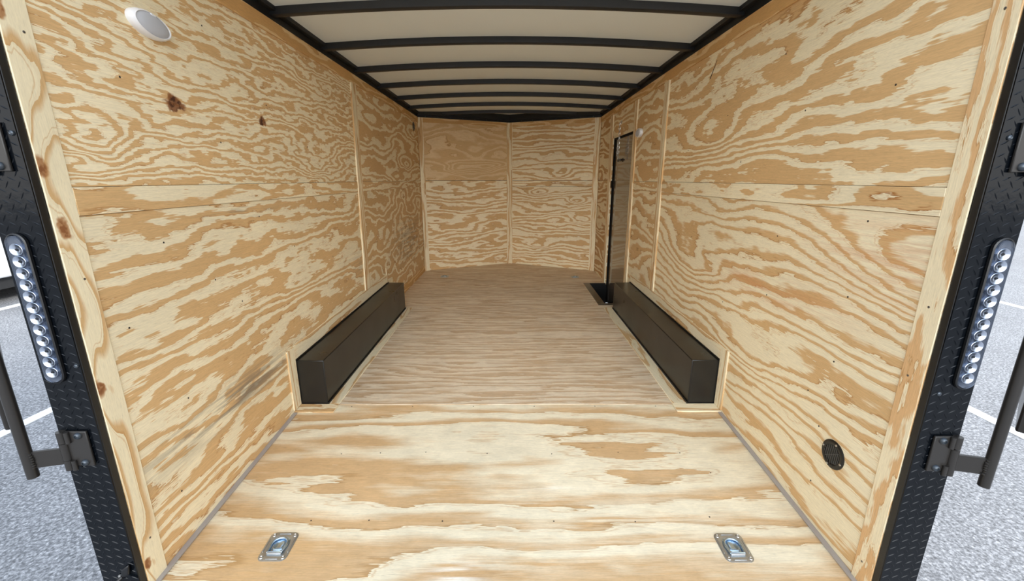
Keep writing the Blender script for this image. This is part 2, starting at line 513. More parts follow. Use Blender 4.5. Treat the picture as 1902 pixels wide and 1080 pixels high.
def screw(parent, loc, axis, r=0.0035, mat='screwhole'):
    """a small driven fastener, shared mesh per axis"""
    k = (axis, r, mat)
    if k not in SCREW_ME:
        s = MB(); s.lathe([(r * 0.9, -0.0005), (r, 0.0006), (r * 0.55, 0.0012), (0.0, 0.0009)], (0, 0, 0), axis, 10)
        o = s.build('screw', M[mat]); SCREW_ME[k] = o.data; bpy.data.objects.remove(o)
    o = bpy.data.objects.new('screw', SCREW_ME[k]); COL.objects.link(o)
    o.location = loc; o.parent = parent
    return o


def side_panel(side, name, mat, y0, y1, z0, z1, parent, zslope=False):
    b = MB()
    xa, xb = (-HW - .012, -HW) if side < 0 else (HW, HW + .012)
    za = floor_z(y0) + .003 if zslope else z0 + GAP
    zb = floor_z(y1) + .003 if zslope else z0 + GAP
    y0 += GAP; y1 -= GAP; z1 -= GAP
    if zslope and y0 < YS < y1:
        b.hexa([(xa, y0, za), (xb, y0, za), (xb, YS, .003), (xa, YS, .003), (xa, y0, z1), (xb, y0, z1), (xb, YS, z1), (xa, YS, z1)], 'y')
        b.hexa([(xa, YS, .003), (xb, YS, .003), (xb, y1, zb), (xa, y1, zb), (xa, YS, z1), (xb, YS, z1), (xb, y1, z1), (xa, y1, z1)], 'y')
    else:
        b.hexa([(xa, y0, za), (xb, y0, za), (xb, y1, zb), (xa, y1, zb), (xa, y0, z1), (xb, y0, z1), (xb, y1, z1), (xa, y1, z1)], 'y')
    return b.build(name, M[mat], parent)


Z1, Z2, ZC = 1.165, 1.243, 1.975
TY = {-1: 1.147, 1: 1.119}         # rear edge of the wood
FY = {-1: 1.122, 1: 1.0935}         # face of the rear posts

bL = MB(); bL.box(-HW - .085, -HW - .0125, TY[-1] + .02, YB + .12, -0.12, 2.12)
wl = tag(bL.build('wall_left', M['backing']), 'left side wall of the trailer lined with swirling pine plywood', 'wall', kind='structure')
pu = side_panel(-1, 'plywood_panel', 'L_up', TY[-1], 3.55, Z2, 2.05, wl)
pl = side_panel(-1, 'plywood_panel', 'L_low', TY[-1], 3.55, 0, Z1, wl, True)
pfu = side_panel(-1, 'plywood_panel', 'L_up_far', 3.55, YB, Z2, 2.05, wl)
pfl = side_panel(-1, 'plywood_panel', 'L_low_far', 3.55, YB, 0, Z1, wl, True)
for y, z in ((1.462, 1.573), (1.901, 1.414), (2.30, 1.62), (2.7, 1.45), (3.2, 1.7), (1.9, 1.85)):
    screw(pu, (-HW, y, z), (1, 0, 0))
for y, z in ((1.723, 0.864), (1.466, 0.466), (1.296, 0.806), (1.871, 0.73), (2.15, 0.55), (2.4, 0.9), (2.9, 0.75), (1.5, 1.05), (2.1, 1.09), (1.35, 0.15)):
    screw(pl, (-HW, y, z), (1, 0, 0))

bR = MB()
DY0, DY1, DZ = 4.347, 5.228, 1.716                  # side door opening
bR.box(HW + .0125, HW + .085, TY[1] + .02, DY0, -0.30, 2.12)
bR.box(HW + .0125, HW + .085, DY1, YB + .12, -0.12, 2.12)
bR.box(HW + .0125, HW + .085, DY0, DY1, DZ, 2.12)
wr = tag(bR.build('wall_right', M['backing']), 'right side wall of the trailer lined with swirling pine plywood, side door in it', 'wall', kind='structure')
qu = side_panel(1, 'plywood_panel', 'R_up', TY[1], 3.48, Z2, 2.05, wr)
ql = side_panel(1, 'plywood_panel', 'R_low', TY[1], 3.48, 0, Z1, wr, True)
qmu = side_panel(1, 'plywood_panel', 'R_up_mid', 3.48, DY0, Z2, 2.05, wr)
qml = side_panel(1, 'plywood_panel', 'R_low_mid', 3.48, DY0, 0, Z1, wr, True)
side_panel(1, 'plywood_panel', 'R_up_mid', DY0, DY1, DZ, 2.05, wr)
side_panel(1, 'plywood_panel', 'R_far', DY1, YB, Z2, 2.05, wr)
side_panel(1, 'plywood_panel', 'R_far', DY1, YB, 0, Z1, wr, True)
for y, z in ((1.432, 1.546), (1.846, 1.532), (2.037, 1.786), (2.5, 1.6), (3.0, 1.45), (2.3, 1.35)):
    screw(qu, (HW, y, z), (-1, 0, 0))
for y, z in ((1.449, 0.864), (1.912, 0.746), (1.452, 0.617), (1.461, 0.345), (1.447, 0.112), (1.9, 1.02), (1.43, 1.13), (2.3, 0.6), (2.8, 0.9), (1.55, 0.45)):
    screw(ql, (HW, y, z), (-1, 0, 0))
ck = MB(); ck.hexa([(HW - .0006, 2.77, 1.84), (HW - .0006, 2.782, 1.84), (HW, 2.782, 1.84), (HW, 2.77, 1.84), (HW - .0006, 2.706, 1.925), (HW - .0006, 2.711, 1.925), (HW, 2.711, 1.925), (HW, 2.706, 1.925)])
ck.build('crack', M['screwhole'], qu)
screw(qml, (HW, 4.2, 0.72), (-1, 0, 0), 0.008)

TN = [0]


def trim(bmesh_, mat, label, bevel=0.0015, cat='trim'):
    TN[0] += 1
    return tag(bmesh_.build('trim_%d' % TN[0], M[mat], bevel=bevel), label, cat, kind='structure')


def sidebox(side, t, y0, y1, z0, z1, g='y', x_in=0.0):
    """a strip lying on a side wall, t thick"""
    b = MB()
    xa, xb = sorted((side * HW - side * x_in, side * (HW - t)))
    b.box(xa, xb, y0, y1, z0, z1, g)
    return b


def leaning(side, t, ya0, ya1, za, yb0, yb1, zb):
    b = MB()
    xa, xb = sorted((side * HW, side * (HW - t)))
    b.hexa([(xa, ya0, za), (xb, ya0, za), (xb, ya1, za), (xa, ya1, za), (xa, yb0, zb), (xb, yb0, zb), (xb, yb1, zb), (xa, yb1, zb)], 'z')
    return b


# mid-height strips
trim(sidebox(-1, .005, 1.222, 3.50, Z1, Z2), 'band', 'long pine strip at mid height on the left wall, nearest the open rear')
trim(sidebox(-1, .005, 3.60, YB - .01, Z1, Z2), 'band', 'pine strip at mid height on the left wall, beyond the batten')
trim(sidebox(1, .005, 1.19, 3.46, Z1, Z2), 'band_r', 'long pine strip at mid height on the right wall, nearest the open rear')
trim(sidebox(1, .005, 3.54, 4.25, Z1, Z2), 'band', 'short pine strip at mid height between right batten and side door')
trim(sidebox(1, .005, 5.36, YB - .01, Z1, Z2), 'band', 'short pine strip at mid height between side door and front wall')
# cap strips under the roof
trim(sidebox(-1, .010, TY[-1], YB, ZC, H), 'cap', 'orange-toned pine cap strip under the roof along the left wall')
trim(sidebox(1, .010, TY[1], YB, ZC, H), 'cap', 'orange-toned pine cap strip under the roof along the right wall')
# rear edge boards
for s in (-1, 1):
    b = MB()
    ya, yb = (1.147, 1.222) if s < 0 else (1.119, 1.190)
    xa, xb = sorted((s * HW, s * (HW - .0045)))
    b.box(xa, xb, ya, yb, floor_z(ya) + .004, H, 'z')
    t = trim(b, 'stud_l' if s < 0 else 'stud_r',
             'knotty pale pine board edging the left wall at the open rear' if s < 0 else 'pale pine board edging the right wall at the open rear')
    for z in ((0.99, 0.10, 1.62) if s < 0 else (0.915, 0.70, 0.02, 1.66)):
        screw(t, (s * (HW - .0045), 0.5 * (ya + yb) + random.uniform(.0, .022), z), (-s, 0, 0), 0.0035, 'screw')
# battens
trim(leaning(-1, .012, 3.462, 3.560, .365, 3.533, 3.633, ZC), 'batten', 'vertical pine batten on the left wall above the wheel box')
trim(leaning(1, .012, 3.430, 3.513, .365, 3.452, 3.545, ZC), 'batten', 'vertical pine batten on the right wall above the wheel box')
trim(leaning(1, .014, 4.240, 4.345, 0.0, 4.255, 4.345, ZC), 'batten', 'pine casing on the near side of the side door')
trim(leaning(1, .014, 5.230, 5.350, 0.0, 5.230, 5.350, ZC), 'batten', 'pine casing on the far side of the side door')
# front corner strip at the floor, left
b = MB(); b.hexa([(-HW, 4.135, 0), (-HW + .006, 4.135, 0), (-HW + .006, YB - .02, 0), (-HW, YB - .02, 0),
                  (-HW, 4.135, .11), (-HW + .006, 4.135, .11), (-HW + .006, YB - .02, .085), (-HW, YB - .02, .085)], 'y')
trim(b, 'cap', 'orange pine strip along the floor between left wheel box and front wall')
trim(sidebox(-1, .006, 4.085, 4.125, .274, .43, 'z'), 'surround', 'narrow upright pine strip above the front end of the left wheel box')

# ------------------------------------------------------------------ setting: front wall (shallow V nose)
NV = Vector((YV - YB, -HW, 0)).normalized()


def nose(t0, t1, z0, z1, side, d0, d1, b=None, g='x'):
    """piece of the nose wall: t from 0 at the side wall to 1 at the point, d = distance in front of the wall"""
    b = b or MB()
    def P(t, d, z):
        x = side * HW * (1 - t); y = YB + (YV - YB) * t
        return (x - side * d * abs(NV.x), y - d * abs(NV.y), z)
    pts = [P(t0, d0, z0), P(t0, d1, z0), P(t1, d1, z0), P(t1, d0, z0), P(t0, d0, z1), P(t0, d1, z1), P(t1, d1, z1), P(t1, d0, z1)]
    if side < 0: pts = [pts[1], pts[0], pts[3], pts[2], pts[5], pts[4], pts[7], pts[6]]
    b.hexa(pts, g); return b


wf = MB()
nose(-.02, 1.02, -.1, 2.12, -1, -.08, -.0125, wf); nose(-.02, 1.02, -.1, 2.12, 1, -.08, -.0125, wf)
wf = tag(wf.build('wall_front', M['backing']), 'shallow V-shaped front wall of pine plywood panels at the far end', 'wall', kind='structure')
for s, z0, z1, m in ((-1, .002, Z2 - .002, 'F_ll'), (-1, Z2 + .002, 2.05, 'F_ul'), (1, .002, Z1 - .002, 'F_lr'), (1, Z2 + .002, 2.05, 'F_ur'), (1, Z1 + .001, Z2 - .001, 'band_r')):
    nose(0.0, 1.0, z0, z1, s, -.012, 0.0).build('plywood_panel', M[m], wf)
trim(nose(.01, .985, 1.985, H, -1, 0, .006), 'cap', 'pine cap strip at the top of the front wall, left half')
trim(nose(.01, .985, 1.985, H, 1, 0, .006), 'cap', 'pine cap strip at the top of the front wall, right half')
trim(nose(.0, .05, .0, H, -1, .0, .014, None, 'z'), 'batten', 'pine batten in the left corner of the front wall')
trim(nose(.0, .06, .0, H, 1, .0, .014, None, 'z'), 'batten', 'pine batten in the right corner of the front wall')
b = MB(); nose(.965, 1.0, .0, H, -1, .0, .014, b, 'z'); nose(.965, 1.0, .0, H, 1, .0, .014, b, 'z')
trim(b, 'batten', 'pine batten down the centre of the front wall')

# ------------------------------------------------------------------ roof
def roof_z(x): return 2.108 + 0.042 * (1 - (x / 1.2) ** 2)


b = MB(); N = 24
xs = [-1.285 + 2.57 * i / N for i in range(N + 1)]
ys = [1.16, YB, YV + .1]
top = [[(x, y, roof_z(x)) for x in xs] for y in ys]
for r in range(2):
    for i in range(N):
        b.face([top[r][i], top[r + 1][i], top[r + 1][i + 1], top[r][i + 1]], smooth=True)
        q = [(x, y, z + .03) for x, y, z in (top[r][i], top[r][i + 1], top[r + 1][i + 1], top[r + 1][i])]
        b.face(q, smooth=True)
# rim
for i in range(N):
    for r in (0, 2):
        a, c = top[r][i], top[r][i + 1]
        b.face([a, c, (c[0], c[1], c[2] + .03), (a[0], a[1], a[2] + .03)])
for r in range(2):
    for i in (0, N):
        a, c = top[r][i], top[r + 1][i]
        b.face([a, c, (c[0], c[1], c[2] + .03), (a[0], a[1], a[2] + .03)])
tag(b.build('ceiling', M['lining']), 'pale grey arched roof lining above the black roof bows', 'ceiling', kind='structure')

ordinals = ['black roof bow nearest the open rear, largest across the top of the photo', 'second black roof bow from the open rear', 'third black roof bow from the open rear',
            'fourth black roof bow from the open rear', 'third black roof bow from the front wall', 'second black roof bow from the front wall',
            'last black roof bow, nearest the front wall']
for k in range(7):
    yb = 2.502 + 0.605 * k
    b = MB(); w = .044; n = 20
    rs = []
    for i in range(n + 1):
        x = -1.21 + 2.42 * i / n
        z = roof_z(x)
        rs.append([(x, yb - w, z), (x, yb - w, z - .036), (x, yb - w + .006, z - .040), (x, yb - .008, z - .040), (x, yb - .006, z - .032), (x, yb, z - .032), (x, yb, z)])
    b.rings(rs, smooth=False)
    tag(b.build('roof_bow', M['bow']), ordinals[k], 'roof bow', 'roof bows across the ceiling')

for s, lab in ((-1, 'black steel roof rail along the top of the left wall'), (1, 'black steel roof rail along the top of the right wall')):
    b = MB()
    xa, xb = sorted((s * 1.285, s * 1.203))
    b.box(xa, xb, TY[s] + .02, YB + .02, H + .002, 2.118)
    xa, xb = sorted((s * 1.205, s * 1.172))
    b.box(xa, xb, TY[s] + .02, YB, 2.088, 2.112)
    tag(b.build('roof_rail', M['rail'], bevel=.002), lab, 'roof rail')
b = MB()
for s in (-1, 1):
    nose(.0, 1.0, H + .002, 2.165, s, -.04, .004, b)
    nose(.0, 1.0, H + .03, 2.165, s, .004, .03, b)
fr = tag(b.build('front_rail', M['rail']), 'black V-shaped steel rail along the top of the front wall', 'roof rail')
for s in (-1, 1):
    for i in range(7):
        t = .08 + .13 * i
        x = s * HW * (1 - t); y = YB + (YV - YB) * t
        screw(fr, (x - s * .0045 * abs(NV.x), y - .005 * abs(NV.y), H + .016), (-s * abs(NV.x), -abs(NV.y), 0), .006, 'bolt')

# ------------------------------------------------------------------ wheel boxes
for s in (-1, 1):
    side = 'left' if s < 0 else 'right'
    t = empty('wheel_box', (s * 1.12, YS, 0), 'long black sheet-steel wheel box on the floor against the %s wall' % side, 'wheel box', 'wheel boxes')
    o = (s * 1.12, YS, 0)
    xa, xb = sorted((s * 1.1985, s * BX))
    b = MB(); b.box(xa, xb, YS, 4.127, .0005, .274)
    b.build('cover', M['box'], t, bevel=.004, loc=o)
    b = MB()
    xi, xo = sorted((s * BX, s * (BX - .006)))
    b.box(xi, xo, YS - .006, 4.127, .0125 if False else .0005, .0155)
    xi, xo = sorted((s * 1.1985, s * BX))
    b.box(xi, xo, YS - .006, YS - .0003, .0005, .007)
    xi, xo = sorted((s * 1.1985, s * 1.1905))
    b.box(xi, xo, YS - .002, 4.127, .2742, .281)
    b.build('black_sealant', M['caulk'], t, loc=o)
    b = MB()   # folded seam down the front corner
    xi, xo = sorted((s * (BX + .003), s * (BX + .0075)))
    b.box(xi, xo, YS - .0012, YS, .01, .268)
    xi, xo = sorted((s * BX, s * (BX - .0012)))
    b.build('folded_seam', M['caulk'], t, loc=o)
    # pine surround on floor and wall
    xi, xo = sorted((s * BX, s * (.978 if s < 0 else .955)))
    b = MB(); b.box(xi, xo, YS + .001, 4.16, .0, .005, 'y')
    trim(b, 'surround', 'pine strip on the floor along the inner side of the %s wheel box' % side)
    xi, xo = sorted((s * 1.199, s * (.978 if s < 0 else .952)))
    b = MB(); y0, y1 = 2.158, YS - .0065
    b.hexa([(xi, y0, floor_z(y0)), (xo, y0, floor_z(y0)), (xo, y1, floor_z(y1)), (xi, y1, floor_z(y1)),
            (xi, y0, floor_z(y0) + .007), (xo, y0, floor_z(y0) + .007), (xo, y1, floor_z(y1) + .007), (xi, y1, floor_z(y1) + .007)], 'x')
    trim(b, 'surround', 'short pine strip on the floor in front of the %s wheel box' % side)
    b = sidebox(s, .008, 2.158, YS - .007, .008, .36, 'z')
    trim(b, 'surround', 'upright pine strip on the wall in front of the %s wheel box' % side)
    b = sidebox(s, .005, YS - .006, 4.127, .282, .362, 'y')
    trim(b, 'surround', 'pine strip on the wall along the top of the %s wheel box' % side)

# grey edging between wall and sloping floor
for s in (-1, 1):
    b = MB(); ya, yb = 1.0, 2.155
    xi, xo = sorted((s * 1.1995, s * 1.180))
    za, zb = floor_z(ya), floor_z(yb)
    b.hexa([(xi, ya, za), (xo, ya, za), (xo, yb, zb), (xi, yb, zb), (xi, ya, za + .005), (xo, ya, za + .005), (xo, yb, zb + .005), (xi, yb, zb + .005)])
    trim(b, 'strip', 'grey edge strip where the %s wall meets the sloping floor' % ('left' if s < 0 else 'right'), 0)

# ------------------------------------------------------------------ side door and step well
d = empty('door_1', (1.24, DY0, 0), 'tall glossy dark side door set in a black frame in the right wall', 'door', kind='structure')
def dloc(b, name, mat, bevel=0.0): return b.build(name, M[mat], d, bevel=bevel, loc=(1.24, DY0, 0))
b = MB(); b.box(1.229, 1.275, DY0 + .0125, DY1 - .0125, -.24, DZ - .0145); dloc(b, 'door_panel', 'door')
b = MB()
b.box(1.2135, 1.285, DY1 - .012, DY1 - .0005, -.25, DZ - .001); b.box(1.2135, 1.285, DY0 + .0005, DY0 + .012, -.25, DZ - .001)
b.box(1.2135, 1.285, DY0 + .012, DY1 - .012, DZ - .014, DZ - .001)
dloc(b, 'door_frame', 'matte')
b = MB(); b.box(1.216, 1.229, DY0 + .05, DY0 + .115, .735, .835)
h_ = dloc(b, 'latch_handle', 'grip', .006)
b = MB(); b.box(1.209, 1.2161, DY0 + .065, DY0 + .10, .755, .815); b.build('paddle', M['grip'], h_, bevel=.004, loc=(1.24, DY0, 0))
b = MB(); b.cyl((1.229, 4.95, 1.468), (1.205, 4.95, 1.468), .013, 16); b.cyl((1.206, 4.95, 1.468), (1.198, 4.95, 1.468), .021, 18)
b.box(1.200, 1.210, 4.86, 4.95, 1.460, 1.476)
dloc(b, 'holder_peg', 'grip')

w = empty('step_well', (1.05, 4.75, 0), 'black recessed step well in the floor at the foot of the side door', 'step')
o = (1.05, 4.75, 0)
b = MB()   # flange on the floor
b.box(WX0, 1.0, WY0, WY1, -.012, .0025); b.box(1.0, 1.199, WY0, WY0 + .06, -.012, .0025); b.box(1.0, 1.199, WY1 - .024, WY1, -.012, .0025)
b.build('flange', M['box'], w, loc=o)
b = MB()
b.box(.992, 1.0, WY0 + .06, WY1 - .024, -.26, -.012); b.box(.992, 1.2, WY0 + .052, WY0 + .06, -.26, -.012)
b.box(.992, 1.2130, WY1 - .024, WY1 - .016, -.26, -.012); b.box(.992, 1.2, WY0 + .052, WY1 - .016, -.27, -.26); b.box(1.2, 1.285, DY0 + .001, DY1 - .001, -.27, -.26)
b.build('pan', M['well'], w, loc=o)

# hanging chain above the door
c = empty('door_chain', (1.18, 4.865, 1.851), 'thin silver chain hanging from the wall above the side door', 'chain')
o = (1.18, 4.865, 1.851)
b = MB(); b.box(1.196, 1.1995, 4.85, 4.88, 1.835, 1.868); b.tube([(1.197, 4.865, 1.858), (1.186, 4.865, 1.856), (1.180, 4.865, 1.848), (1.184, 4.865, 1.840), (1.190, 4.865, 1.842)], .0025, 8)
b.build('anchor_hook', M['chain'], c, loc=o)
lk = MB(); pts = []
for i in range(16):
    a = 2 * math.pi * i / 16
    pts.append((0.0075 * math.cos(a), 0, 0.008 * math.sin(a) + (.007 if math.sin(a) > 0 else -.007)))
lk.tube(pts, .0022, 6, closed=True)
l0 = lk.build('link', M['chain'], c); lme = l0.data; first = True
path = [(0, 0, -.02 - .024 * i) for i in range(9)] + [(.001, .045 + .002 * i, -.235 - .024 * i) for i in range(4)] + [(-.001, -.008 - .001 * i, -.236 - .024 * i) for i in range(5)] + [(-.001, .022, -.235 - .024 * i) for i in range(5)]
for i, p in enumerate(path):
    q = l0 if first else l0.copy()
    if not first: COL.objects.link(q)
    first = False
    q.location = p; q.rotation_euler = (0, 0, math.radians(90 * (i % 2)))
b = MB(); b.tube([(1.178, 4.855, 1.500), (1.178, 4.850, 1.490), (1.178, 4.852, 1.476), (1.178, 4.862, 1.472), (1.178, 4.870, 1.480), (1.178, 4.868, 1.496)], .003, 8)
b.build('snap_hook', M['chain'], c, loc=o)

# ------------------------------------------------------------------ tie-downs
def rrect(hx, hy, r, n=6):
    out = []
    for cx, cy, a0 in ((hx - r, hy - r, 0), (-hx + r, hy - r, 90), (-hx + r, -hy + r, 180), (hx - r, -hy + r, 270)):
        for i in range(n + 1):
            a = math.radians(a0 + 90 * i / n); out.append((cx + r * math.cos(a), cy + r * math.sin(a)))
    return out


def make_tiedown():
    t = empty('tie_down_ring', (0, 0, 0), '-', 'tie-down')
    # plate with a round recess, built as rings from the rounded outline inwards
    N = 28
    outer = rrect(.052, .061, .020)
    outer = outer[:N]
    ang = [math.atan2(q[1], q[0]) for q in outer]
    def circ(r, z): return [(r * math.cos(a), r * math.sin(a) + .004, z) for a in ang]
    rs = [[(x, y, .0002) for x, y in outer], [(x, y, .0022) for x, y in outer], [(x * .97, y * .97, .003) for x, y in outer], circ(.0405, .0030), circ(.039, .0020)]
    b = MB(); b.rings(rs, cap0=False, cap1=False, smooth=False)
    b.build('plate', M['zinc'], t)
    b = MB(); b.rings([circ(.039, .0028), circ(.036, .0010), circ(.032, .0006), circ(.0245, .0006), circ(.0215, .0036), circ(.018, .0044), circ(.0145, .0024), circ(.009, .0008), circ(.003, .0008)], cap0=False, smooth=True)
    b.build('recessed_pan', M['zincpan'], t)
    b = MB(); pts = []
    for i in range(21):
        a = math.radians(-20 + 220 * i / 20); pts.append((.030 * math.cos(a), .004 + .030 * math.sin(a), .0060))
    pts = [(.026, -.028, .0060)] + pts + [(-.026, -.028, .0060)]
    b.tube(pts, .0042, 10, closed=True)
    b.build('ring', M['zincpan'], t)
    b = MB(); b.box(-.027, .027, -.037, -.023, .002, .0090)
    b.build('ring_bracket', M['zinc'], t, bevel=.003)
    for x, y in ((-.039, .047), (.039, .047), (-.039, -.047), (.039, -.047)):
        b = MB(); b.lathe([(.0072, .0028), (.0066, .0044), (.0048, .0056), (.0036, .0040), (0, .0036)], (x, y, 0), (0, 0, 1), 18)
        b.build('bolt', M['chain'], t)
    for x0, x1, y0, y1 in ((-.022, .022, .0515, .0545), (-.022, .022, -.0545, -.0515), (-.0475, -.0445, -.026, .030), (.0445, .0475, -.026, .030)):
        b = MB(); b.box(x0, x1, y0, y1, .0028, .0046)
        b.build('pressed_rib', M['zinc'], t, bevel=.001)
    return t


td = make_tiedown()
for i, (x, y, lab) in enumerate(((-.848, 1.306, 'zinc recessed tie-down ring plate near the open rear, left side of the sloping floor'),
                                 (.841, 1.297, 'zinc recessed tie-down ring plate near the open rear, right side of the sloping floor'),
                                 (-.869, 5.61, 'small far tie-down ring plate on the floor by the front wall, left side'),
                                 (.871, 5.569, 'small far tie-down ring plate by the front wall, right side, near the step well'))):
    q = td if i == 0 else copy_tree(td)
    q.location = (x, y, floor_z(y) - (.002 if y < YS else 0)); q.rotation_euler = (math.atan(SLOPE) if y < YS else 0, 0, 0)
    tag(q, lab, 'tie-down', 'recessed tie-down rings in the floor')

# screws in the tail floor
for p in ((-.808, 1.819), (-.257, 1.42), (.186, 1.418), (.509, 1.415), (.814, 1.437), (-.78, 1.424), (.214, 1.816), (.539, 1.826), (.839, 1.821), (.929, 1.685), (-.4, 1.83), (-.1, 1.82), (-.62, 1.825), (-.55, 1.425)):
    screw(tail, (p[0], p[1], floor_z(p[1]) - .002), (0, 0, 1), .003)
for x in (-.9, -.55, -.2, .15, .5, .85):
    screw(tail, (x, YS - .02, floor_z(YS - .02) - .002), (0, 0, 1), .003)

# ------------------------------------------------------------------ dome lights, vents
def squash(b): b.v = [(x, y * 1.03, z * .49) for x, y, z in b.v]      # the lights are ovals lying along the wall


def make_dome():
    t = empty('dome_light', (0, 0, 0), '-', 'light')
    b = MB(); b.lathe([(.080, 0.0), (.081, .010), (.078, .020), (.070, .026), (.0665, .024), (.066, .018)], (0, 0, 0), (1, 0, 0), 56)
    squash(b); b.build('rim', M['white'], t)
    b = MB(); b.lathe([(.0665, .018), (.0655, .0235), (.058, .0275), (.040, .031), (.018, .0325), (0, .033)], (0, 0, 0), (1, 0, 0), 56)
    squash(b); b.build('diffuser', M['lens'], t)
    b = MB(); b.box(.020, .0285, -.010, .010, .026, .0335); b.build('switch', M['white'], t, bevel=.002)
    return t


dm = make_dome()
dm.rotation_euler = (-0.10, 0, 0); dm.location = (-HW, 1.613, 1.763); tag(dm, 'oval white dome light high on the left wall near the open rear', 'light', 'oval dome lights')
d2 = copy_tree(dm); d2.location = (HW, 4.15, 1.673); d2.rotation_euler = (0, 0, math.pi)
tag(d2, 'small oval white dome light on the right wall beside the side door', 'light', 'oval dome lights')


def make_vent():
    t = empty('round_vent', (0, 0, 0), '-', 'vent')
    b = MB(); b.lathe([(.054, 0.0), (.0535, .0035), (.050, .0055), (.041, .0060), (.0375, .0045), (.037, .0008)], (0, 0, 0), (1, 0, 0), 48)
    b.build('flange', M['grip'], t)
    b = MB(); b.lathe([(.0372, 0.0002), (.0372, .0006), (0, .0006)], (0, 0, 0), (1, 0, 0), 40); b.build('throat', M['matte'], t)
    b = MB()
    for i in range(7):
        yy = -.0294 + .0098 * i
        hz = math.sqrt(max(0, .037 ** 2 - yy * yy)) - .001
        b.hexa([(.0052, yy - .0012, -hz), (.0052, yy + .0014, -hz), (.0062, yy + .0014, -hz), (.0062, yy - .0012, -hz),
                (.0052, yy - .0012, hz), (.0052, yy + .0014, hz), (.0062, yy + .0014, hz), (.0062, yy - .0012, hz)])
    b.build('louvre', M['slat'], t)
    b = MB(); b.box(.002, .0066, -.0365, .0365, -.0014, .0014); b.build('crossbar', M['slat'], t)
    for a in (40, 130, 220, 310):
        b = MB(); yy, zz = .046 * math.cos(math.radians(a)), .046 * math.sin(math.radians(a))
        b.lathe([(.0042, .0055), (.004, .0075), (.002, .0086), (0, .0088)], (0, yy, zz), (1, 0, 0), 14); b.build('screw', M['chain'], t)
    return t


vt = make_vent()
vt.location = (HW, 1.37, .285); vt.rotation_euler = (math.radians(35), 0, math.pi)
tag(vt, 'round black louvred vent low on the right wall near the open rear', 'vent', 'round vents')
v2 = copy_tree(vt); v2.location = (-HW, 5.715, 1.902); v2.rotation_euler = (0, 0, 0)
tag(v2, 'small round black vent high on the left wall near the front corner', 'vent', 'round vents')

# ------------------------------------------------------------------ rear posts with tread plate
def lozenge(b, x, y, z, a, L=.0112, W=.0019, hgt=.0011):
    ca, sa = math.cos(a), math.sin(a)
    def P(u, v, d): return (x + u * ca - v * sa, y - d, z + u * sa + v * ca)
    vs = [P(-L, 0, 0), P(-L * .35, -W, 0), P(L * .35, -W, 0), P(L, 0, 0), P(L * .35, W, 0), P(-L * .35, W, 0), P(-L * .5, 0, hgt), P(L * .5, 0, hgt)]
    b.poly(vs, [(0, 1, 6), (1, 2, 7, 6), (2, 3, 7), (3, 4, 7), (4, 5, 6, 7), (5, 0, 6)])


